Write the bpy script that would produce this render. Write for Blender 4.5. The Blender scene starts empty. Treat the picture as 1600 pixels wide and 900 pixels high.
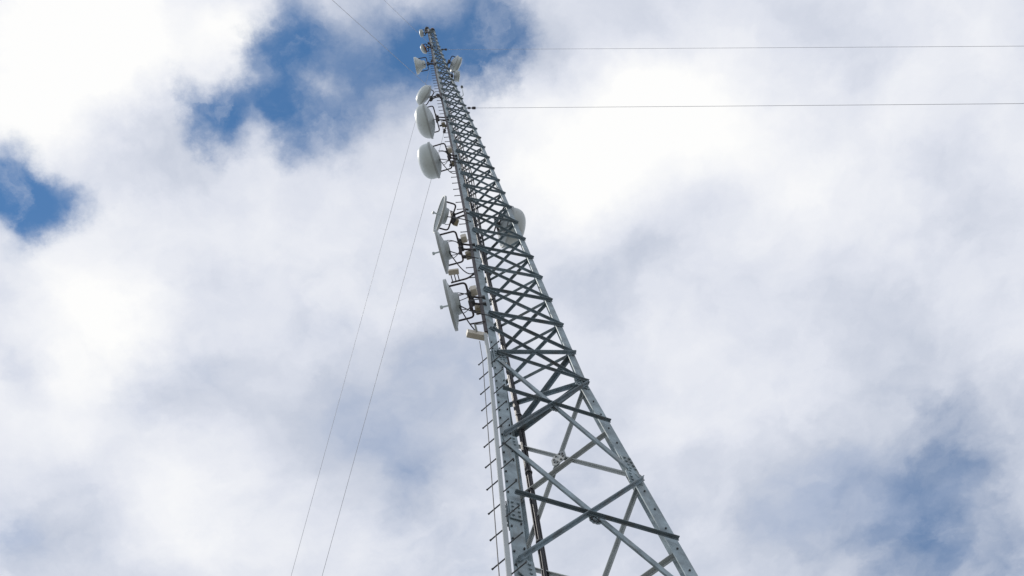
import bpy, bmesh, math, random
from mathutils import Vector, Matrix
random.seed(7)
R = math.radians
sc = bpy.context.scene
COL = sc.collection

# ------------------------------------------------------------------ camera
cam_d = bpy.data.cameras.new('camera'); cam = bpy.data.objects.new('camera', cam_d); COL.objects.link(cam)
YAW, PITCH, ROLL = 0.025675, 1.185904, -0.280367
cf = Vector((math.sin(YAW)*math.cos(PITCH), math.cos(YAW)*math.cos(PITCH), math.sin(PITCH)))
cr0 = Vector((math.cos(YAW), -math.sin(YAW), 0)); cu0 = cr0.cross(cf)
cr = cr0*math.cos(ROLL) + cu0*math.sin(ROLL); cu = cu0*math.cos(ROLL) - cr0*math.sin(ROLL)
cam.matrix_world = Matrix(((cr.x, cu.x, -cf.x, 0), (cr.y, cu.y, -cf.y, 0), (cr.z, cu.z, -cf.z, 1.6), (0, 0, 0, 1)))
cam_d.sensor_width = 36; cam_d.lens = 38.262; cam_d.clip_start = .05; cam_d.clip_end = 20000
sc.camera = cam

# ------------------------------------------------------------------ sun and sky
SUN_AZ, SUN_EL = R(-88), R(62)            # to the left of the tower
sd = Vector((math.sin(SUN_AZ)*math.cos(SUN_EL), math.cos(SUN_AZ)*math.cos(SUN_EL), math.sin(SUN_EL)))
sun_d = bpy.data.lights.new('sun', 'SUN'); sun_d.energy = 1.5; sun_d.angle = R(1.5); sun_d.color = (1, .95, .88)
sun = bpy.data.objects.new('sun', sun_d); COL.objects.link(sun)
sun.rotation_euler = sd.to_track_quat('Z', 'Y').to_euler(); sun.location = (-20, 0, 60)
sc.view_settings.view_transform = 'Standard'; sc.view_settings.look = 'None'
sc.view_settings.exposure = 0; sc.view_settings.gamma = 1

SKY_STRENGTH = .1
# broken cloud layer: openings and thick banks, each (x, y, radius, weight) on a flat
# layer one unit above the viewer, in world axes; noise does the rest and runs on all round
CLOUD_DENSITY = [
    (0.0389, 0.1489, 0.0804, -0.55), (0.0035, 0.1814, 0.0584, -0.38), (0.0677, 0.1533, 0.0547, -0.42), (0.0419, 0.1973, 0.0443, -0.32),
    (-0.0192, 0.1429, 0.0429, -0.28), (-0.131, 0.1114, 0.0449, -0.34), (-0.1514, 0.1472, 0.0572, -0.46), (-0.1853, 0.1774, 0.0553, -0.44),
    (-0.2232, 0.1705, 0.0435, -0.5), (-0.2131, 0.1885, 0.0351, -0.15), (-0.2435, 0.1804, 0.0262, -0.2), (-0.2252, 0.1458, 0.0286, -0.2),
    (-0.1396, 0.2142, 0.0476, -0.46), (-0.0901, 0.2119, 0.0416, -0.12), (-0.1592, 0.2279, 0.027, -0.2), (-0.1464, 0.1877, 0.0351, -0.28),
    (-0.1122, 0.1455, 0.0515, -0.16), (-0.08, 0.1777, 0.0699, -0.2), (-0.0536, 0.1907, 0.0528, -0.16), (-0.1043, 0.101, 0.0446, -0.18),
    (-0.0726, 0.1322, 0.0681, -0.3), (-0.0403, 0.123, 0.0508, -0.18), (-0.1101, 0.1579, 0.0461, -0.15), (-0.1079, 0.2102, 0.0415, -0.16),
    (-0.0404, 0.176, 0.0408, -0.12), (-0.06, 0.1709, 0.0348, -0.08), (-0.4024, 0.1656, 0.0521, -0.4), (-0.392, 0.206, 0.0621, -0.46),
    (-0.3514, 0.2107, 0.0356, -0.22), (-0.409, 0.1887, 0.041, -0.25), (-0.3283, 0.2298, 0.036, -0.14), (-0.3665, 0.1877, 0.0351, -0.2),
    (-0.3786, 0.2256, 0.0389, -0.24), (-0.4006, 0.2196, 0.0328, -0.2), (-0.3837, 0.1492, 0.0287, -0.15), (-0.1318, 0.5035, 0.0521, -0.14),
    (-0.1414, 0.5752, 0.0432, -0.24), (-0.2151, 0.4561, 0.0542, -0.02), (-0.1827, 0.527, 0.0421, -0.02), (-0.21, 0.3776, 0.0585, -0.03),
    (-0.2537, 0.4522, 0.0878, 0.1), (-0.2223, 0.5228, 0.0771, 0.1), (0.3624, 0.7855, 0.1132, -0.22), (0.4108, 0.7062, 0.0935, -0.22),
    (0.377, 0.8665, 0.0925, -0.3), (0.4673, 0.8908, 0.1066, -0.36), (0.3013, 0.7664, 0.0559, -0.08), (0.3943, 0.6521, 0.0455, -0.09),
    (0.4418, 0.7752, 0.0968, -0.2), (0.4983, 0.8278, 0.0746, -0.1), (0.4145, 0.6662, 0.0611, -0.12), (-0.4744, 0.3615, 0.0451, -0.12),
    (-0.5474, 0.5462, 0.0426, -0.1), (-0.4919, 0.5352, 0.0564, -0.0), (-0.3201, 0.086, 0.1437, 0.35), (-0.1813, 0.0872, 0.0608, 0.25),
    (-0.1814, 0.1217, 0.0338, 0.15), (-0.2801, 0.1985, 0.0648, 0.12), (-0.2331, 0.2559, 0.1216, 0.25), (-0.0894, 0.2952, 0.0933, 0.12),
    (-0.3373, 0.2864, 0.1237, 0.2), (0.1, 0.2942, 0.1496, 0.4), (0.1753, 0.232, 0.1569, 0.35), (0.1153, 0.1684, 0.0349, 0.12),
    (0.0493, 0.2425, 0.0363, 0.15), (0.2826, 0.3432, 0.2252, 0.35), (0.218, 0.5454, 0.1857, 0.3), (0.4723, 0.3941, 0.1998, 0.3),
    (-0.4772, 0.4155, 0.1194, 0.2), (-0.3342, 0.552, 0.1422, 0.15), (0.3347, 0.7336, 0.2362, 0.08),
]
CLOUD_LIGHT = [
    (-0.3306, 0.0833, 0.1104, 0.5), (-0.2666, 0.0825, 0.0827, 0.25), (-0.2082, 0.0975, 0.0834, 0.2), (-0.1688, 0.1018, 0.0502, 0.3),
    (-0.3005, 0.2374, 0.0722, 0.15), (-0.3648, 0.1391, 0.057, 0.25), (0.0822, 0.2895, 0.1181, 0.4), (0.1493, 0.301, 0.1253, 0.3),
    (0.2425, 0.2371, 0.097, 0.25), (0.3208, 0.3469, 0.1226, 0.15), (0.2352, 0.3571, 0.1424, 0.2), (0.1983, 0.2755, 0.0989, 0.15),
    (0.2168, 0.5527, 0.1434, 0.18), (0.482, 0.274, 0.1248, 0.08), (0.5311, 0.4031, 0.0671, 0.15), (-0.4776, 0.4005, 0.1119, 0.35),
    (-0.3615, 0.5516, 0.128, 0.25), (-0.3942, 0.3528, 0.0769, 0.15), (-0.3317, 0.3567, 0.0771, 0.2), (-0.1935, 0.2864, 0.1113, 0.18),
    (-0.3935, 0.2706, 0.1104, 0.15), (-0.131, 0.3511, 0.0961, 0.1), (-0.4008, 0.3368, 0.0954, 0.15), (-0.1393, 0.6712, 0.1133, 0.05),
    (0.194, 0.4073, 0.0996, -0.22), (0.1138, 0.4129, 0.0798, -0.12), (0.2699, 0.4283, 0.0808, -0.06), (0.2904, 0.521, 0.1202, -0.05),
    (0.2154, 0.182, 0.0822, -0.12), (0.3598, 0.2427, 0.061, -0.06), (-0.2277, 0.3725, 0.1036, -0.05), (-0.2129, 0.4493, 0.1349, -0.08),
    (-0.1429, 0.5311, 0.1549, -0.3), (-0.3593, 0.4508, 0.0945, -0.12), (-0.4621, 0.5284, 0.0984, -0.1), (-0.07, 0.4615, 0.1088, -0.12),
    (-0.256, 0.1987, 0.0648, -0.2), (-0.2692, 0.1523, 0.0517, -0.1), (-0.1799, 0.2255, 0.0718, -0.1), (-0.4731, 0.3583, 0.0515, -0.25),
    (-0.5429, 0.5435, 0.078, -0.2), (0.3338, 0.7419, 0.2372, -0.3), (0.1843, 0.756, 0.1743, -0.06), (0.3984, 0.8414, 0.1829, -0.2),
    (0.0457, 0.7124, 0.1546, -0.1), (-0.0767, 0.1666, 0.1042, -0.3), (0.0956, 0.1752, 0.035, -0.15),
]
wd = bpy.data.worlds.new('World'); sc.world = wd; wd.use_nodes = True
nt = wd.node_tree; nt.nodes.clear()
def N(t, **kw):
    n = nt.nodes.new(t)
    for k, v in kw.items(): setattr(n, k, v)
    return n
def L(a, b): nt.links.new(a, b)
def M(op, a, b=None, c=None, clamp=False):
    n = N('ShaderNodeMath', operation=op, use_clamp=clamp)
    for i, v in enumerate((a, b, c)):
        if v is None: continue
        if isinstance(v, (int, float)): n.inputs[i].default_value = v
        else: L(v, n.inputs[i])
    return n.outputs[0]
def V(op, a, b=None, scale=None):
    n = N('ShaderNodeVectorMath', operation=op)
    for i, v in enumerate((a, b)):
        if v is None: continue
        if isinstance(v, tuple): n.inputs[i].default_value = v
        else: L(v, n.inputs[i])
    if scale is not None: n.inputs['Scale'].default_value = scale
    return n
tc = N('ShaderNodeTexCoord')
sep = N('ShaderNodeSeparateXYZ'); L(tc.outputs['Generated'], sep.inputs[0])
zc = M('MAXIMUM', sep.outputs[2], .1)
cmb = N('ShaderNodeCombineXYZ')
L(M('DIVIDE', sep.outputs[0], zc), cmb.inputs[0]); L(M('DIVIDE', sep.outputs[1], zc), cmb.inputs[1])
P0 = cmb.outputs[0]
def noise(vec, scale, detail, rough, off=(0, 0, 0), dist=0.0, color=False):
    a = V('ADD', vec, off)
    n = N('ShaderNodeTexNoise'); n.inputs['Scale'].default_value = scale; n.inputs['Detail'].default_value = detail
    n.inputs['Roughness'].default_value = rough; n.inputs['Distortion'].default_value = dist
    L(a.outputs[0], n.inputs['Vector'])
    return n.outputs['Color' if color else 'Fac']
# warp, so that the edges of banks and openings come out ragged
w1 = V('SUBTRACT', noise(P0, 9, 7, .62, (3.1, 7.7, 0), color=True), (.5, .5, .5))
w1s = V('SCALE', w1.outputs[0], scale=.105)
P1 = V('ADD', P0, w1s.outputs[0]).outputs[0]
def field(lst, base):
    acc = None
    for x, y, r, w in lst:
        d = V('DISTANCE', P1, (x, y, 0)).outputs['Value']
        m = N('ShaderNodeMapRange', interpolation_type='SMOOTHERSTEP')
        m.inputs['From Min'].default_value = 0; m.inputs['From Max'].default_value = r*1.25
        m.inputs['To Min'].default_value = w; m.inputs['To Max'].default_value = 0
        L(d, m.inputs['Value'])
        acc = M('ADD', acc if acc is not None else base, m.outputs[0])
    return acc
dens = field(CLOUD_DENSITY, .87)
n_big = noise(P0, 5.5, 8, .56, (1.3, .4, 0), .3)
n_fine = noise(P1, 21, 6, .62, (5.3, 2.4, 0), .2)
dens = M('ADD', dens, M('MULTIPLY_ADD', n_big, .50, -.25))
n_mid = noise(P1, 12, 5, .5, (7.7, 3.2, 0), .15)
dens = M('ADD', dens, M('MULTIPLY_ADD', n_mid, .62, -.31))
dens = M('ADD', dens, M('MULTIPLY_ADD', n_fine, .26, -.13))
alpha = N('ShaderNodeMapRange', interpolation_type='SMOOTHSTEP'); alpha.inputs['From Min'].default_value = .08; alpha.inputs['From Max'].default_value = .98; alpha.inputs['To Min'].default_value = .05
L(dens, alpha.inputs['Value'])
bri = field(CLOUD_LIGHT, .50)
bri = M('ADD', bri, M('MULTIPLY_ADD', noise(P1, 9, 6, .5, (9.1, 4.2, 0), .2), .80, -.40))
bri = M('ADD', bri, M('MULTIPLY_ADD', noise(P1, 24, 6, .6, (2.2, 8.4, 0), .1), .18, -.09))
ramp = N('ShaderNodeValToRGB'); L(bri, ramp.inputs[0])
e = ramp.color_ramp.elements
e[0].position = 0; e[0].color = (.42, .49, .64, 1)
e[1].position = 1; e[1].color = (.99, .99, .985, 1)
for pos, c in ((.25, (.57, .615, .72, 1)), (.5, (.735, .765, .85, 1)), (.75, (.87, .885, .93, 1))):
    q = e.new(pos); q.color = c
cl = V('SCALE', ramp.outputs[0], scale=1/SKY_STRENGTH)
sky = N('ShaderNodeTexSky', sky_type='NISHITA'); sky.sun_disc = False
sky.sun_elevation = SUN_EL; sky.sun_rotation = SUN_AZ; sky.altitude = 300; sky.air_density = 1.0; sky.dust_density = 0; sky.ozone_density = 5
mix = N('ShaderNodeMix', data_type='RGBA')
veil = N('ShaderNodeMapRange', interpolation_type='SMOOTHSTEP'); veil.inputs['From Min'].default_value = .46; veil.inputs['From Max'].default_value = .78; veil.inputs['To Max'].default_value = .38
L(noise(P1, 13, 7, .6, (6.6, 1.9, 0), .8), veil.inputs['Value'])
alpha_v = M('SUBTRACT', 1.0, M('MULTIPLY', M('SUBTRACT', 1.0, alpha.outputs[0]), M('SUBTRACT', 1.0, veil.outputs[0])))
L(alpha_v, mix.inputs[0]); blue = V('MULTIPLY', sky.outputs[0], (.55, 1.03, 1.16)); L(blue.outputs[0], mix.inputs[6]); L(cl.outputs[0], mix.inputs[7])
bg = N('ShaderNodeBackground'); bg.inputs['Strength'].default_value = SKY_STRENGTH; L(mix.outputs[2], bg.inputs['Color'])
out = N('ShaderNodeOutputWorld'); L(bg.outputs[0], out.inputs['Surface'])

# ------------------------------------------------------------------ materials
def material(name, col, rough=.6, metal=0.0, var=.25, scale=6.0, bump=.0, spec=.5, stain=None, rnd=.0):
    m = bpy.data.materials.new(name); m.use_nodes = True
    t = m.node_tree; b = t.nodes['Principled BSDF']
    b.inputs['Roughness'].default_value = rough; b.inputs['Metallic'].default_value = metal
    b.inputs['Specular IOR Level'].default_value = spec
    co = t.nodes.new('ShaderNodeTexCoord')
    n = t.nodes.new('ShaderNodeTexNoise'); n.inputs['Scale'].default_value = scale; n.inputs['Detail'].default_value = 6; n.inputs['Roughness'].default_value = .6
    t.links.new(co.outputs['Object'], n.inputs['Vector'])
    r = t.nodes.new('ShaderNodeValToRGB'); t.links.new(n.outputs['Fac'], r.inputs[0])
    c = Vector(col)
    r.color_ramp.elements[0].position = .3; r.color_ramp.elements[0].color = (*(c*(1-var)), 1)
    r.color_ramp.elements[1].position = .7; r.color_ramp.elements[1].color = (*(c*(1+var)), 1)
    last = r.outputs[0]
    if rnd:
        oi = t.nodes.new('ShaderNodeObjectInfo')
        mr = t.nodes.new('ShaderNodeMapRange'); mr.inputs['To Min'].default_value = 1-rnd; mr.inputs['To Max'].default_value = 1+rnd
        t.links.new(oi.outputs['Random'], mr.inputs['Value'])
        vs = t.nodes.new('ShaderNodeVectorMath'); vs.operation = 'SCALE'
        t.links.new(last, vs.inputs[0]); t.links.new(mr.outputs[0], vs.inputs['Scale']); last = vs.outputs[0]
    if stain:
        n2 = t.nodes.new('ShaderNodeTexNoise'); n2.inputs['Scale'].default_value = scale*.8; n2.inputs['Detail'].default_value = 8; n2.inputs['Roughness'].default_value = .7
        mp = t.nodes.new('ShaderNodeMapping'); mp.inputs['Scale'].default_value = (1.6, 1.6, .35); t.links.new(co.outputs['Object'], mp.inputs['Vector']); t.links.new(mp.outputs[0], n2.inputs['Vector'])
        r2 = t.nodes.new('ShaderNodeMapRange'); r2.inputs['From Min'].default_value = .50; r2.inputs['From Max'].default_value = .72; r2.inputs['To Max'].default_value = stain[1]
        t.links.new(n2.outputs['Fac'], r2.inputs['Value'])
        mx = t.nodes.new('ShaderNodeMix'); mx.data_type = 'RGBA'
        t.links.new(r2.outputs[0], mx.inputs[0]); t.links.new(last, mx.inputs[6]); mx.inputs[7].default_value = (*stain[0], 1)
        last = mx.outputs[2]
    t.links.new(last, b.inputs['Base Color'])
    if bump:
        bp = t.nodes.new('ShaderNodeBump'); bp.inputs['Strength'].default_value = bump; bp.inputs['Distance'].default_value = .004
        t.links.new(n.outputs['Fac'], bp.inputs['Height']); t.links.new(bp.outputs[0], b.inputs['Normal'])
    return m
MT = {
 'galv': material('galvanised_steel', (.27, .34, .37), .55, .25, .38, 7, .3, stain=((.19, .175, .15), .65)),
 'brace': material('weathered_steel', (.185, .245, .28), .6, .2, .35, 7, .2, stain=((.16, .125, .09), .65), rnd=.3),
 'pale': material('pale_steel', (.45, .49, .495), .6, .1, .10, 4, .1, stain=((.38, .36, .32), .2)),
 'dark': material('dark_pipe', (.055, .045, .05), .55, .0, .4, 12, .2),
 'bolt': material('bolt_steel', (.09, .095, .10), .6, .3, .3, 20),
 'rubber': material('black_cable', (.022, .022, .026), .45, 0, .35, 14, .2),
 'radome': material('white_radome', (.68, .755, .76), .45, 0, .05, 4, stain=((.40, .43, .41), .55)),
 'dish': material('grey_dish', (.53, .59, .605), .5, .0, .07, 6, stain=((.40, .41, .38), .5)),
 'shade': material('stained_shaded_shell', (.60, .65, .65), .55, 0, .1, 5, stain=((.27, .24, .19), .6)),  # shade behind the lattice put into the shell colour, plus brown staining
 'cream': material('cream_plastic', (.58, .54, .45), .5, 0, .1, 9, stain=((.35, .29, .18), .6)),
 'olive': material('dull_brass_housing', (.36, .31, .20), .55, .1, .25, 14),
 'rust': material('rusty_iron', (.26, .10, .05), .75, 0, .4, 16),
 'red': material('red_lens', (.20, .03, .04), .3, 0, .15, 8),
 'wire': material('guy_strand', (.44, .445, .46), .5, .3, .2, 9),
 'concrete': material('concrete', (.36, .35, .32), .85, 0, .15, 3, .4),
 'gravel': material('gravel_ground', (.21, .205, .19), .9, 0, .35, .8, .5),
}

# ------------------------------------------------------------------ helpers
def obj(name, bm, mat, parent=None, smooth=False, loc=None):
    me = bpy.data.meshes.new(name); bm.normal_update(); bm.to_mesh(me); bm.free()
    if smooth:
        for p in me.polygons: p.use_smooth = True
    me.materials.append(MT[mat] if isinstance(mat, str) else mat)
    o = bpy.data.objects.new(name, me); COL.objects.link(o)
    if parent: o.parent = parent
    if loc is not None: o.location = loc
    return o
def thing(name, label, cat, loc=(0, 0, 0), rz=0, group=None):
    o = bpy.data.objects.new(name, None); COL.objects.link(o); o.location = loc; o.rotation_euler = (0, 0, rz)
    o.empty_display_size = .2
    o['label'] = label; o['category'] = cat
    if group: o['group'] = group
    return o
def box(bm, c, sx, sy, sz, mtx=None):
    vs = []
    for x in (-1, 1):
        for y in (-1, 1):
            for z in (-1, 1):
                v = Vector((x*sx/2, y*sy/2, z*sz/2))
                if mtx: v = mtx @ v
                vs.append(bm.verts.new(Vector(c)+v))
    for f in ((0, 1, 3, 2), (4, 6, 7, 5), (0, 4, 5, 1), (2, 3, 7, 6), (0, 2, 6, 4), (1, 5, 7, 3)):
        bm.faces.new([vs[i] for i in f])
def bevel(bm, w):
    bmesh.ops.bevel(bm, geom=bm.edges[:], offset=w, segments=2, affect='EDGES', profile=.6)
def sweep(bm, section, frames):
    """section: list of 2-D points; frames: list of (origin, e1, e2)"""
    rings = [[bm.verts.new(o + e1*a + e2*b) for a, b in section] for o, e1, e2 in frames]
    n = len(section)
    for r0, r1 in zip(rings, rings[1:]):
        for i in range(n): bm.faces.new((r0[i], r0[(i+1) % n], r1[(i+1) % n], r1[i]))
    bm.faces.new(rings[0][::-1]); bm.faces.new(rings[-1])
def tube(bm, pts, r, n=8):
    pts = [Vector(p) for p in pts]
    fr = []; prev = None
    sec = [(math.cos(2*math.pi*i/n), math.sin(2*math.pi*i/n)) for i in range(n)]
    for i, p in enumerate(pts):
        t = (pts[min(i+1, len(pts)-1)] - pts[max(i-1, 0)]).normalized()
        if prev is None:
            a = Vector((0, 0, 1)) if abs(t.z) < .9 else Vector((1, 0, 0)); e1 = t.cross(a).normalized()
        else: e1 = (prev - t*prev.dot(t)).normalized()
        prev = e1; e2 = t.cross(e1)
        rr = r[i] if isinstance(r, (list, tuple)) else r
        fr.append((p, e1*rr, e2*rr))
    sweep(bm, sec, fr)
def bend(pts, r, k=4):
    """rounds the corners of a polyline"""
    pts = [Vector(p) for p in pts]; o = [pts[0]]
    for a, b, c in zip(pts, pts[1:], pts[2:]):
        d0 = (a-b); d1 = (c-b); q = min(r, d0.length*.45, d1.length*.45)
        s, t = b + d0.normalized()*q, b + d1.normalized()*q
        for i in range(k+1):
            u = i/k; o.append(s*(1-u)**2 + b*2*u*(1-u) + t*u*u)
    o.append(pts[-1]); return o
def lathe(bm, prof, n=40, c=(0, 0, 0)):
    """profile (x, r) turned about the x axis"""
    c = Vector(c); rings = []
    for x, r in prof:
        if r < 1e-5: rings.append([bm.verts.new(c+Vector((x, 0, 0)))])
        else: rings.append([bm.verts.new(c+Vector((x, r*math.cos(2*math.pi*i/n), r*math.sin(2*math.pi*i/n)))) for i in range(n)])
    for a, b in zip(rings, rings[1:]):
        for i in range(n):
            j = (i+1) % n
            if len(a) == 1 and len(b) == 1: break
            if len(a) == 1: bm.faces.new((a[0], b[i], b[j]))
            elif len(b) == 1: bm.faces.new((a[i], b[0], a[j]))
            else: bm.faces.new((a[i], b[i], b[j], a[j]))
    bmesh.ops.recalc_face_normals(bm, faces=bm.faces[:])
def tee_up(d, n):
    """direction in the face across a bar, pointing up"""
    s = d.cross(n); return s if s.z > 0 else -s
def angle_out(bm, P, Q, n, w1, w2, t):
    """L section with the second flange standing out from the face along the upper edge"""
    d = (Q-P).normalized(); n = (n - d*n.dot(d)).normalized(); s = tee_up(d, n)
    sec = [(-w1/2, 0), (w1/2, 0), (w1/2, w2), (w1/2-t, w2), (w1/2-t, t), (-w1/2, t)]
    sweep(bm, sec, [(P, s, n), (Q, s, n)])
    bmesh.ops.recalc_face_normals(bm, faces=bm.faces[:])
def angle_bar(bm, P, Q, n, w1, w2, t, side=1):
    """L section: one flange flat in the plane with normal n, one standing on the -n side"""
    d = (Q-P).normalized(); n = (n - d*n.dot(d)).normalized(); s = d.cross(n)*side
    sec = [(-w1/2, 0), (w1/2, 0), (w1/2, t), (-w1/2+t, t), (-w1/2+t, w2), (-w1/2, w2)]
    if side < 0: sec = sec[::-1]
    sweep(bm, sec, [(P, s, -n), (Q, s, -n)])
    bmesh.ops.recalc_face_normals(bm, faces=bm.faces[:])
def newbm(): return bmesh.new()

# ------------------------------------------------------------------ ground
bm = newbm()
nr = 24; rings = [[bm.verts.new((0, 5.67, 0))]]
for rad in (12, 40, 150, 600, 2500, 9000):
    rings.append([bm.verts.new((rad*math.cos(2*math.pi*i/nr), 5.67+rad*math.sin(2*math.pi*i/nr), 0)) for i in range(nr)])
for i in range(nr): bm.faces.new((rings[0][0], rings[1][i], rings[1][(i+1) % nr]))
for a, b in zip(rings[1:], rings[2:]):
    for i in range(nr): bm.faces.new((a[i], b[i], b[(i+1) % nr], a[(i+1) % nr]))
g = obj('ground', bm, 'gravel'); g['kind'] = 'structure'

# ------------------------------------------------------------------ tower geometry
AX, AY = 0.0, 5.67
PHI = 0.08733
ZK, RK, TAP, LOW = 12.378, .665, .02333, .08064
ZB, H = 13.187, .85878
ZTOP = 41.0
def interp(z, kn):
    if z <= kn[0][0]: return kn[0][1]
    for (a, u), (b, v) in zip(kn, kn[1:]):
        if z <= b: return u + (v-u)*(z-a)/(b-a)
    return kn[-1][1]
RAD = [(ZK, RK), (17.8, .538), (25, .405), (31, .293), (38, .165), (41.3, .16)]
LEAN = [(17.8, 0), (25, -.035), (31, -.095), (38, -.115), (41.3, -.115)]
def radius(z): return RK + LOW*(ZK-z) if z < ZK else interp(z, RAD)
def corner(k, z):                        # k: 0 right leg, 1 rear leg, 2 left leg
    a = PHI + k*2*math.pi/3; r = radius(z)
    return Vector((AX + interp(z, LEAN) + r*math.cos(a), AY + r*math.sin(a), z))
def faces(a, b):                         # outward normal of the face between two legs
    c = 3 - a - b; t = PHI + c*2*math.pi/3
    return -Vector((math.cos(t), math.sin(t), 0))
tower = thing('lattice_tower', 'tall grey three-legged steel lattice tower with zigzag bracing and a wider foot', 'tower', (AX, AY, 0))
TL = Vector((AX, AY, 0))
def tpart(name, bm, mat, smooth=False):
    for v in bm.verts: v.co -= TL
    return obj(name, bm, mat, tower, smooth)

def flange(z): return .125 if z < ZK else interp(z, [(ZK, .098), (20, .085), (30, .07), (41.3, .055)])
T = .012
for k in range(3):
    ka, kb = (k+1) % 3, (k+2) % 3
    for z0, z1 in ((0, ZK-.06), (ZK-.06, ZTOP)):
        zs = [z0 + (z1-z0)*i/10 for i in range(11)]
        bm = newbm(); fr = []; secs = []
        rings = []
        for z in zs:
            w = .125 if z0 == 0 else flange(max(z, ZK))
            P = corner(k, z); ua = (corner(ka, z)-P).normalized(); ub = (corner(kb, z)-P).normalized()
            bis = (ua+ub).normalized()
            off = P if z0 == 0 else P + bis*.004
            # 60 degree angle section, heel at the corner
            na, nb = -faces(k, ka), -faces(k, kb)      # inward normals of the two flanges
            pts = [off, off+ua*w, off+ua*w+na*T, off+bis*T*2, off+ub*w+nb*T, off+ub*w]
            rings.append([bm.verts.new(p) for p in pts])
        for r0, r1 in zip(rings, rings[1:]):
            for i in range(6): bm.faces.new((r0[i], r0[(i+1) % 6], r1[(i+1) % 6], r1[i]))
        bm.faces.new(rings[0][::-1]); bm.faces.new(rings[-1])
        bmesh.ops.recalc_face_normals(bm, faces=bm.faces[:])
        tpart('leg', bm, 'galv')
    # splice plates where the slender shaft joins the foot, and half way down a long section
    for zc_, hh in ((ZK, .28), (10.55 if k == 0 else 9.0, .30), (5.2, .34)):
        bm = newbm()
        for kk in (ka, kb):
            P = corner(k, zc_); u = (corner(kk, zc_)-P).normalized(); n = faces(k, kk)
            up = (corner(k, zc_+.2)-P).normalized()
            w = .105; mt = Matrix((u, n, up)).transposed()
            box(bm, P + u*(w/2+.012) + n*.009, w, .010, hh, mt)
            for i in range(4):
                for j in (-.25, .25):
                    box(bm, P + u*(w/2+.012+w*j) + n*.020 + up*(hh*(i-1.5)/4.4), .02, .014, .02, mt)
        tpart('splice_plate', bm, 'galv')

# ---- braces
def brace(a, za, b, zb, w, n_off=.014, mat='brace', ea=0.02, eb=.02, w2=None, side=1, name='brace', out=False):
    n = faces(a, b)
    P, Q = corner(a, za) + n*n_off, corner(b, zb) + n*n_off
    d = (Q-P).normalized(); P += d*ea; Q -= d*eb
    bm = newbm()
    if out: angle_out(bm, P, Q, n, w, w2 or w, .007)
    else: angle_bar(bm, P, Q, n, w, w2 or w, .007, side)
    return tpart(name, bm, mat)
FW = [(ZB, .052), (20, .047), (30, .04), (41.3, .032)]
NP = int((ZTOP-ZB)/H)
for i in range(NP+1):
    zr = ZB + H*i; w = interp(zr, FW)
    zl0, zl1 = ZB + H*(i-.5), ZB + H*(i+.5)
    inset = .055
    if i > 0: brace(0, zr, 2, zl0, w*.72, .006, ea=.0, eb=inset, w2=w*.72, out=True)
    if zl1 < ZTOP: brace(0, zr, 2, zl1, w*.76, .010, ea=.0, eb=inset, w2=w*.64, out=True)
    # rear right face: right leg to rear leg
    if i > 0: brace(0, zr, 1, zl0, w*.74, -.016, ea=.03, eb=.02)
    if zl1 < ZTOP: brace(0, zr, 1, zl1, w*.74, -.026, ea=.03, eb=.02, side=-1)
    # rear left face: left leg to rear leg
    if zl1 < ZTOP:
        brace(2, zl1, 1, zr, w*.74, -.016, ea=.03, eb=.02)
        if zr+H < ZTOP: brace(2, zl1, 1, zr+H, w*.74, -.026, ea=.03, eb=.02, side=-1)
# transition panel between foot and shaft
brace(2, ZB, 0, ZK, .034, .010, ea=.06, eb=.0, w2=.032, out=True)
brace(0, ZB, 2, ZK, .028, .018, ea=.0, eb=.06, w2=.044, out=True)
brace(2, ZK+.03, 0, ZK+.02, .032, .028, ea=.06, eb=0, w2=.03, out=True)
for a, b in ((0, 1), (2, 1)):
    brace(a, ZB, b, ZK, .055, -.016); brace(b, ZB, a, ZK, .045, -.03, side=-1); brace(a, ZK-.03, b, ZK-.03, .055, -.045)
# big crossed panels of the foot
LV = [(ZK, 11.396, 10.28), (10.28, 9.23, 8.17), (8.17, 7.05, 5.85), (5.85, 4.6, 3.3), (3.3, 1.9, .4)]
for z1, zm, z0 in LV:
    for a, b in ((2, 0), (0, 1), (2, 1)):
        front = (a, b) == (2, 0)
        w = .062 if front else .032
        o1, o2, o3 = (.016, .030, .044) if front else (-.018, -.03, -.042)
        brace(a, z1, b, z0, w, o1, 'galv' if front else 'pale', .07, .03 if front else .05, w2=.05 if front else .04)
        brace(b, z1, a, z0, .030 if front else w, o2-.006 if front else o2, 'brace' if front else 'pale', .03 if front else .05, .06, w2=.044 if front else .04, side=-1, out=front)
        dz = 0 if front else -.16
        brace(a, zm+dz, b, zm+dz, .026 if front else .034, o3-.008 if front else o3, 'brace' if front else 'pale', .06, .03 if front else .04, w2=.034 if front else .045, out=front)
        # gusset plate at the crossing
        n = faces(a, b); c = (corner(a, zm)+corner(b, zm))/2
        u = (corner(b, zm)-corner(a, zm)).normalized(); up = n.cross(u)
        if up.z < 0: up = -up
        bm = newbm(); s = .055 if front else .088; th = .008; hb = newbm()
        oct_ = [(-s, -s*.55), (-s*.55, -s), (s*.55, -s), (s, -s*.55), (s, s*.55), (s*.55, s), (-s*.55, s), (-s, s*.55)]
        base = c + n*(.006 if front else -.062)
        sweep(bm, oct_, [(base, u, up), (base - n*th, u, up)])
        mt = Matrix((u, up, n)).transposed()
        for i in range(8):
            an = i*math.pi/4 + .39; rr = s*.68
            for sg in (1, -1): box(hb, base - n*th/2 + u*rr*math.cos(an) + up*rr*math.sin(an) + n*sg*(th/2+.005), .018, .018, .010, mt)
        bmesh.ops.recalc_face_normals(bm, faces=bm.faces[:])
        gp = tpart('gusset_plate', bm, 'galv' if front else 'pale')
        ho = tpart('bolt_heads', hb, 'bolt'); ho['kind'] = 'stuff'; ho.parent = gp
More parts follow.
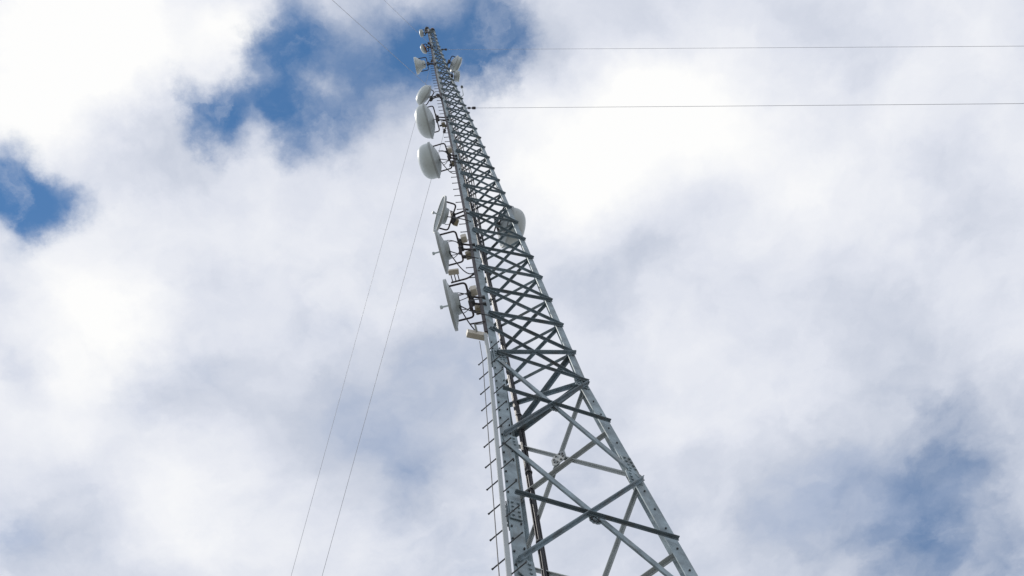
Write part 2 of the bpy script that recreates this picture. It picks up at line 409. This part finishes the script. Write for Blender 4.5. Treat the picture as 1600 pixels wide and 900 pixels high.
# small gussets where the zigzag meets the left leg
for i in range(NP-8):
    z = ZB + H*(i+.5); n = faces(0, 2); P = corner(2, z); u = (corner(0, z)-P).normalized()
    s = interp(z, [(ZB, 1), (40, .55)])
    bm = newbm(); sweep(bm, [(.05*s, -.07*s), (.15*s, -.045*s), (.15*s, .045*s), (.05*s, .07*s)], [(P + n*.004, u, Vector((0, 0, 1))), (P - n*.005, u, Vector((0, 0, 1)))])
    bmesh.ops.recalc_face_normals(bm, faces=bm.faces[:]); tpart('gusset_plate', bm, 'brace')
# node gussets on the front face
for z in (ZK, 10.28, 8.17):
    for k in (2, 0):
        n = faces(0, 2); P = corner(k, z); u = (corner(2-k, z)-P).normalized(); up = Vector((0, 0, 1))
        bm = newbm(); mt = Matrix((u, n, up)).transposed()
        box(bm, P + u*.10 + n*.0065, .14, .007, .20, mt)
        for i in (-1, 0, 1): box(bm, P + u*.13 + n*.014 + up*i*.055, .02, .012, .02, mt)
        tpart('gusset_plate', bm, 'galv')

# ---- climbing rail, step bolts, safety cable
zr0, zr1 = 0.3, 12.95
bm = newbm()
lo = Vector((-.035, -.012, 0))
for z0, z1 in ((.3, ZK), (ZK, zr1)):
    pass
sweep(bm, [(-.019, -.019), (.019, -.019), (.019, .019), (-.019, .019)],
      [(corner(2, z)+lo, Vector((.9, .3, 0)), Vector((-.3, .9, 0))) for z in (zr0, ZK, zr1)])
tpart('climbing_rail', bm, 'pale')
sd_l = Vector((-.88, .48, .0)); sd_r = Vector((.88, -.48, .0))
def step_mesh(length, r):
    b = newbm(); tube(b, [(0, 0, 0), (length, 0, 0)], r, 6); tube(b, [(length-.010, 0, 0), (length, 0, 0)], r*1.35, 6)
    me = bpy.data.meshes.new('step_bolt'); b.to_mesh(me); b.free(); return me
def put_step(me, P, d, mat):
    if not me.materials: me.materials.append(MT[mat])
    o = bpy.data.objects.new('step_bolt', me); COL.objects.link(o); o.parent = tower
    o.location = P - TL; o.rotation_euler = (0, -math.asin(d.z), math.atan2(d.y, d.x))
ml = step_mesh(.155, .0068); mr_ = step_mesh(.165, .0062)
zz = 1.0
while zz < 12.6:
    put_step(ml, corner(2, zz) + lo, sd_l, 'bolt')
    put_step(mr_, corner(2, zz+.15) + lo, sd_r, 'bolt')
    zz += .405
mu = step_mesh(.13, .007)
zz = 13.3
while zz < 37.5:
    put_step(mu, corner(2, zz) + Vector((-.01, 0, 0)), Vector((-.98, -.18, 0)).normalized(), 'bolt')
    zz += .405
bm = newbm()                                 # bolt heads along the left leg
for i in range(60):
    z = 2 + i*.182; P = corner(2, z); u = (corner(0, z)-P).normalized(); n = faces(0, 2)
    mt = Matrix((u, n, Vector((0, 0, 1)))).transposed()
    box(bm, P + u*.018 + n*.006, .014, .014, .014, mt)
    if i % 3: box(bm, P + u*.108 + n*.006 + Vector((0, 0, .07)), .013, .014, .013, mt)
ob = tpart('bolt_heads', bm, 'bolt'); ob['kind'] = 'stuff'
bm = newbm()                                 # same on the right leg, fewer
for i in range(34):
    z = 2 + i*.31; P = corner(0, z); u = (corner(2, z)-P).normalized(); n = faces(0, 2)
    mt = Matrix((u, n, Vector((0, 0, 1)))).transposed()
    box(bm, P + u*.062 + n*.006, .014, .014, .014, mt)
ob = tpart('bolt_heads', bm, 'bolt'); ob['kind'] = 'stuff'
bm = newbm()
tube(bm, [corner(2, z)+Vector((-.115, .03, 0)) for z in (.5, 4, 8, ZK, 12.9)], .0045, 6)
tpart('safety_cable', bm, 'bolt')
# dark conduit on the outer edge of the left leg above the foot
bm = newbm()
sweep(bm, [(-.02, -.02), (.02, -.02), (.02, .02), (-.02, .02)],
      [(corner(2, z)+Vector((-.022, .01, 0)), Vector((1, 0, 0)), Vector((0, 1, 0))) for z in [13.05 + i*2.3 for i in range(13)]])
tpart('conduit', bm, 'dark')
# cap plate
bm = newbm()
for z in (ZTOP-.01,):
    sweep(bm, [(0, 0), (1, 0), (0, 1)], [(corner(0, z), corner(1, z)-corner(0, z), corner(2, z)-corner(0, z)),
          (corner(0, z)+Vector((0, 0, .02)), corner(1, z)-corner(0, z), corner(2, z)-corner(0, z))])
bmesh.ops.recalc_face_normals(bm, faces=bm.faces[:])
tpart('cap_plate', bm, 'brace')
# footings
for k in range(3):
    bm = newbm(); P = corner(k, 0); box(bm, P + Vector((0, 0, .10)), .7, .7, .38); bevel(bm, .02)
    tpart('footing', bm, 'concrete')

# ---- cable bundle climbing inside, beside the rear leg
cb = thing('cable_bundle', 'bundle of black feeder cables climbing inside the tower behind the left leg', 'cables', (AX, AY, 0))
def cab_at(z):
    P = corner(1, z); d = (corner(0, z)-P).normalized()
    return P + d*interp(z, [(0, .29), (10, .26), (14, .235), (20, .18), (41, .05)]) - faces(0, 1)*.05
for i in range(11):
    bm = newbm(); pts = []; ph = random.uniform(0, 6.28)
    for j in range(90):
        z = .4 + j*((39.0 if i < 7 else 33-(i-7)*3) - (0 if i >= 7 else i*3.2) - (.4 if i < 7 else 11.5))/89 + (0 if i < 7 else 11.1)
        a = i*2*math.pi/6 + .35*math.sin(z*1.3+ph) + z*.12; rr = .0 if i == 6 else interp(z, [(0, .026), (20, .021), (40, .016)])
        pts.append(cab_at(z) - TL + Vector((rr*math.cos(a)*1.1, rr*math.sin(a), 0)) + Vector((math.sin(z*.9), math.cos(z*1.1), 0))*.006 + (Vector((.035+.034*(i-7), -.06-.03*(i % 2), 0))*max(0, min(1, (z-17)/5))*(1-.35*max(0, min(1, (z-27)/8))) if i >= 7 else Vector((0, 0, 0))))
    tube(bm, pts, .0115, 6); obj('cable', bm, 'rubber', cb, True)
bm = newbm()
for j in range(34):
    z = 1.2 + j*1.1; P = cab_at(z)-TL; box(bm, P, .085, .085, .02)
    
bm.free()
for j in range(30):
    z = 1.2 + j*1.15; P = cab_at(z)-TL
    b2 = newbm(); tube(b2, [P+Vector((0, 0, -.012)), P+Vector((0, 0, .012))], interp(z, [(0, .044), (40, .032)]), 8)
    obj('cable_clamp', b2, 'bolt', cb)

# ------------------------------------------------------------------ guy wires
def guy(k, z, ang, dist, label, sag, r=.0042, frac=1.0):
    A = corner(k, z); a = R(ang)
    B = Vector((AX + dist*math.cos(a), AY + dist*math.sin(a), 0.0))
    root = thing('guy_wire', label, 'guy wire', A, 0, 'guy wires holding the tower')
    pts = []
    for i in range(41):
        t = i/40; p = A.lerp(B, t); p.z -= sag*4*t*(1-t); pts.append(p-A)
    bm = newbm(); tube(bm, pts, r, 6); obj('strand', bm, 'wire', root, True)
    d = (pts[1]-pts[0]).normalized()
    bm = newbm(); tube(bm, [d*.0, d*.05, d*.055, d*.11, d*.12, d*.2], [.010, .010, .03, .03, .012, .010], 8); obj('shackle', bm, 'bolt', root)
    q = d*.24; e = (pts[2]-pts[1]).normalized()
    bm = newbm(); tube(bm, [q-e*.045, q-e*.035, q+e*.035, q+e*.045], [.012, .036, .036, .012], 8); obj('insulator', bm, 'dark', root)
guy(0, 36.8, 2.1, 28, 'upper of the two level guy wires running off to the right edge', .15)
guy(0, 27.6, 2.1, 28, 'lower of the two level guy wires running off to the right edge', .12)
guy(1, 36.8, 126.6, 28, 'left one of the two guy wires slanting down to the bottom left', .35)
guy(1, 27.7, 126.2, 28, 'right one of the two guy wires slanting down to the bottom left', .25)
guy(2, 36.8, 245.0, 28, 'left one of the two guy wires rising to the top edge of the sky', .3)
guy(2, 27.6, 243.8, 28, 'right one of the two guy wires rising to the top edge, nearest the mast head', .2)

# ------------------------------------------------------------------ antennas
LEGN = {2: Vector((-.99, -.15, 0)), 0: Vector((.99, .1, 0))}
def mount_at(k, z, d, u=None):
    u = u or LEGN[k]; return corner(k, z) + u*d
def dish(label, kind, c, yaw, dia, k=2, frame=.0, radios=0, loops=0, stub=False, tilt=0.0, cat='dish', mount=True, name='microwave_dish', mat=None, fw=None, back_mat='dish'):
    """c: centre of the rim; yaw: compass of the face (0 = +x, counter-clockwise)"""
    c = Vector(c); yaw = R(yaw)
    root = thing(name, label, cat, c, yaw, 'dishes and horns on the tower')
    inv = Matrix.Rotation(-yaw, 4, 'Z')
    def loc(P): return inv @ (Vector(P) - c)
    r = dia/2
    mat = mat or ('radome' if kind in ('dome', 'drum', 'ball') else 'dish')
    back = .0
    if kind in ('dome', 'ball'):
        dep = .55*r if kind == 'dome' else .62*r
        sh = .30*r if kind == 'dome' else .06*r
        prof = [(0, r), (sh, r*.995)] + [(sh + dep*math.sin(t), r*.99*math.cos(t)**.75) for t in [i*math.pi/2/9 for i in range(1, 10)]]
        prof[-1] = (sh+dep, 0)
        bm = newbm(); lathe(bm, prof, 44); obj('radome', bm, mat if mat == 'shade' else 'radome', root, True)
        bm = newbm(); lathe(bm, [(.022, r*1.0), (.022, r*1.045), (-.016, r*1.045), (-.016, r*.9)], 44); obj('rim', bm, 'pale', root)
        bk = .34*r
        bm = newbm(); lathe(bm, [(-.012, r*1.01)] + [(-bk*(1-u*u)-.012, r*u) for u in (.9, .78, .65, .5, .35, .2)] + [(-bk-.012, 0)], 44); obj('reflector', bm, back_mat, root, True)
        back = bk
    elif kind == 'open':
        dp = .25*r
        prof = [(0, r)] + [(-dp*(1-u*u), r*u) for u in (.9, .78, .65, .5, .35, .2, .08)] + [(-dp, 0)]
        bm = newbm(); lathe(bm, prof + [(-dp-.012, .0)] + [(-dp*(1-u*u)-.012, r*u) for u in (.08, .2, .35, .5, .65, .78, .9)] + [(-.008, r), (0, r)], 44); obj('reflector', bm, mat, root, True)
        bm = newbm(); lathe(bm, [(.012, r*.985), (.012, r*1.03), (-.022, r*1.03), (-.022, r*.985), (.012, r*.985)], 44); obj('rim', bm, 'pale', root)
        bm = newbm(); lathe(bm, [(-dp-.045, r*.34), (-dp-.045, r*.42), (-dp*.8, r*.46)], 28)
        obj('back_ring', bm, 'dish', root)
        back = dp+.03
    elif kind == 'horn':
        ln = dia*.44
        bm = newbm(); lathe(bm, [(.0, 0), (.004, r*.97), (.0, r), (-.05, r), (-ln, r*.42), (-ln, 0)], 40); obj('reflector', bm, 'radome', root)
        bm = newbm(); lathe(bm, [(-ln+.01, r*.46), (-ln-.04, r*.46), (-ln-.08, r*.30), (-ln-.08, 0)], 28); obj('feed_housing', bm, 'radome', root)
        back = ln+.07
    elif kind == 'drum':
        ln = .75*r
        bm = newbm(); lathe(bm, [(ln, 0), (ln*.97, r*.5), (ln*.85, r*.9), (ln*.75, r), (0, r)], 40); obj('radome', bm, 'radome', root, True)
        bm = newbm()
        lathe(bm, [(ln*.72, r), (ln*.72, r*1.05), (ln*.60, r*1.05), (ln*.60, r)], 40); obj('rim', bm, 'pale', root)
        bm = newbm(); lathe(bm, [(.03, r*1.0), (.03, r*1.045), (-.005, r*1.045)] + [(-.36*r*(1-u*u)-.006, r*u) for u in (1, .85, .65, .4, .2)] + [(-.36*r-.006, 0)], 40); obj('reflector', bm, 'dish', root, True)
        back = .36*r
    if stub:
        bm = newbm(); tube(bm, [(-back*.6, 0, 0), (r*.36, 0, 0)], .012, 8); tube(bm, [(r*.36-.02, 0, 0), (r*.36+.012, 0, 0)], .024, 12)
        obj('feed_boom', bm, 'dish', root)
    if mount:
        leg = loc(corner(k, c.z))                        # where the leg stands, seen from the dish
        m = -(back + max(frame, .06)); w = fw or r*.55
        # vertical mounting pipe
        bm = newbm(); tube(bm, [(m, 0, -r*.9), (m, 0, r*1.0)], .022, 10); obj('mount_pipe', bm, 'dark', root, True)
        # bent tube frame holding the reflector at both sides
        bm = newbm()
        tube(bm, bend([(-.03, -w*1.35, .02), (m, -w*1.35, .02), (m, w*1.35, .02), (-.03, w*1.35, .02)], .05), .0135, 8)
        obj('mount_frame', bm, 'dark', root, True)
        # arms to the leg
        for dz in (-.28*r, .42*r):
            zz = c.z + dz
            L0 = loc(corner(k, zz) + (corner((k+1) % 3, zz)-corner(k, zz)).normalized()*.03)
            a = Vector((m, 0, dz))
            bm = newbm(); tube(bm, [a, L0], .015, 8); ma = obj('mount_arm', bm, 'dark', root, True)
            bm = newbm(); box(bm, a.lerp(L0, .08), .075, .075, .05); bevel(bm, .008); obj('clamp', bm, 'bolt', ma)
            bm = newbm(); box(bm, a.lerp(L0, .93), .06, .06, .045); bevel(bm, .008); obj('clamp', bm, 'bolt', ma)
        for i in range(radios):
            q = Vector((m, 0, 0)).lerp(leg, .50) + Vector((0, (-.16, .13, .0)[i % 3], (.1, .02, -.12)[i % 3]))
            bm = newbm(); box(bm, q, .07, .095, .13); bevel(bm, .010)
            for f in range(5): box(bm, q + Vector((0, -.04+f*.02, .0)), .082, .005, .11)
            ru = obj('radio_unit', bm, ('olive', 'cream', 'olive')[i % 3], root)
            bm = newbm(); lathe(bm, [(0, .02), (.05, .02), (.05, 0)], 12, q + Vector((.04, 0, -.03))); obj('connector', bm, 'bolt', ru)
        for i in range(1 + (loops > 1)):                 # feeder sagging from the dish to the tower
            a0 = Vector((-back*.8, .03*i, -.02)); a1 = loc(corner(k, c.z-.5-.35*i)) + Vector((-.05, 0, 0)); pts = []
            for j in range(13):
                t = j/12; q = a0.lerp(a1, t); q.z -= .30*math.sin(math.pi*t); q.y += (.10-.22*i)*math.sin(math.pi*t); pts.append(q)
            bm = newbm(); tube(bm, pts, .008, 6); obj('feeder_cable', bm, 'rubber', root, True)
        for i in range(loops):
            y0 = (-.2, .18, .05)[i % 3]*r*2; pts = []
            for j in range(15):
                t = j/14*math.pi
                pts.append((-back-.02 + m*.15*math.sin(t) - .10*math.sin(t)*(1+.4*i), y0*math.cos(t) + .04*i, -.05 - .12*math.sin(t)*(1 if i % 2 else -.6)))
            bm = newbm(); tube(bm, pts, .0055, 6); obj('jumper_cable', bm, 'rubber', root, True)
    return root, loc, m if mount else 0, back
W = 188.6
dish('small white drum dish at the very top left of the mast head', 'drum', mount_at(2, 39.95, .22), W-5, .26)
dish('small white dish with rusty back, second from the mast top on the left', 'ball', mount_at(2, 36.35, .24), W-20, .32, back_mat='rust')
dish('white cone-shaped horn antenna standing clear of the mast on the left', 'horn', mount_at(2, 33.1, .56), 184, .50)
dish('tilted white dome dish, topmost of the three domes on the left side', 'ball', mount_at(2, 28.3, .40), 226, .54, frame=.05)
dish('white egg-shaped dome dish, middle one of the three domes on the left', 'ball', mount_at(2, 25.25, .42), 180, .78, frame=.06, radios=1)
dish('large white deep dome dish with open tube frame, lowest of the three domes', 'dome', mount_at(2, 21.6, .40), 178, .68, frame=.17, radios=2, loops=2)
dish('slanted open grey dish facing the camera side, upper of three edge-on dishes', 'open', mount_at(2, 18.0, .42), 212, .60, frame=.10, radios=1, loops=1, stub=True)
dish('open grey dish seen edge-on with feed stub, middle of three on the left', 'open', mount_at(2, 16.15, .45), 180, .64, frame=.16, radios=2, loops=2, stub=True)
dish('lowest open grey dish seen edge-on, with looping cable and feed stub', 'open', mount_at(2, 14.02, .40), 181, .64, frame=.14, radios=2, loops=3, stub=True)
dish('larger tilted white drum dish on the right side close to the mast head', 'drum', mount_at(0, 33.9, .20), 40, .50, k=0)
dish('small white drum dish just under the larger tilted one on the right', 'drum', mount_at(0, 31.9, .10), 20, .30, k=0)
dish('big grey drum dish behind the lattice on the right leg, half way up', 'dome', (.36, 6.1, 19.45), 30, .72, k=0, frame=.05, mat='shade')

# ------------------------------------------------------------------ small fittings
p = mount_at(2, 13.0, .0)
pa = thing('panel_antenna', 'flat cream panel antenna on a short crossbar below the lowest dish', 'antenna', p)
bm = newbm(); box(bm, (-.13, -.02, -.02), .24, .07, .10, Matrix.Rotation(R(28), 3, 'Z')); bevel(bm, .008); obj('housing', bm, 'cream', pa)
bm = newbm(); tube(bm, [(-.12, -.16, .0), (-.12, .0, .0)], .012, 8); obj('mount_arm', bm, 'pale', pa)
bm = newbm(); tube(bm, [(-.17, -.165, .0), (.0, -.15, .0)], .010, 8); obj('crossbar', bm, 'dark', pa)
p = mount_at(2, 15.2, .31)
pb = thing('junction_box', 'shallow cream box on three posts between the two lower edge-on dishes', 'box', p)
bm = newbm(); box(bm, (0, 0, .03), .14, .07, .05, Matrix.Rotation(R(8), 3, 'Z')); bevel(bm, .006); obj('housing', bm, 'cream', pb)
for i in (-1, 0, 1):
    bm = newbm(); tube(bm, [(i*.045, .03, .02), (i*.045, .13, -.0)], .007, 6); obj('post', bm, 'dark', pb)
bm = newbm(); tube(bm, bend([(-.07, .13, 0), (.16, .13, 0), (.34, .06, 0)], .04), .013, 8); obj('mount_arm', bm, 'dark', pb, True)

for (dx, dy), mname, lab in (((-.10, -.06), 'dark', 'dark grey capped lamp, left one of two on the mast top'), ((.08, .03), 'red', 'dull red warning lamp, right one of two on the mast top')):
    q = Vector((AX-.115+dx, AY+dy, ZTOP+.02))
    o = thing('obstruction_light', lab, 'warning lamp', q, 0, 'lamps on the mast top')
    bm = newbm(); tube(bm, [(0, 0, 0), (0, 0, .35)], .018, 8); obj('stem', bm, 'brace', o, True)
    bm = newbm(); tube(bm, [(0, 0, .35), (0, 0, .38), (0, 0, .40)], [.075, .085, .07], 14); obj('base', bm, 'bolt', o)
    bm = newbm(); tube(bm, [(0, 0, .40), (0, 0, .42), (0, 0, .52), (0, 0, .58), (0, 0, .60)], [.07, .08, .078, .05, .01], 16); obj('lens', bm, mname, o, True)
q = corner(0, 29.0)
o = thing('whip_stub', 'short white stalk with a dark knob on the right leg above the lower guy', 'antenna', q)
bm = newbm(); tube(bm, [(0, 0, 0), (.06, -.02, .05), (.08, -.12, .5)], .012, 8); obj('stalk', bm, 'radome', o, True)
bm = newbm(); tube(bm, [(.08, -.12, .49), (.08, -.125, .52), (.08, -.135, .58), (.08, -.14, .6)], [.02, .035, .035, .015], 10); obj('knob', bm, 'bolt', o, True)
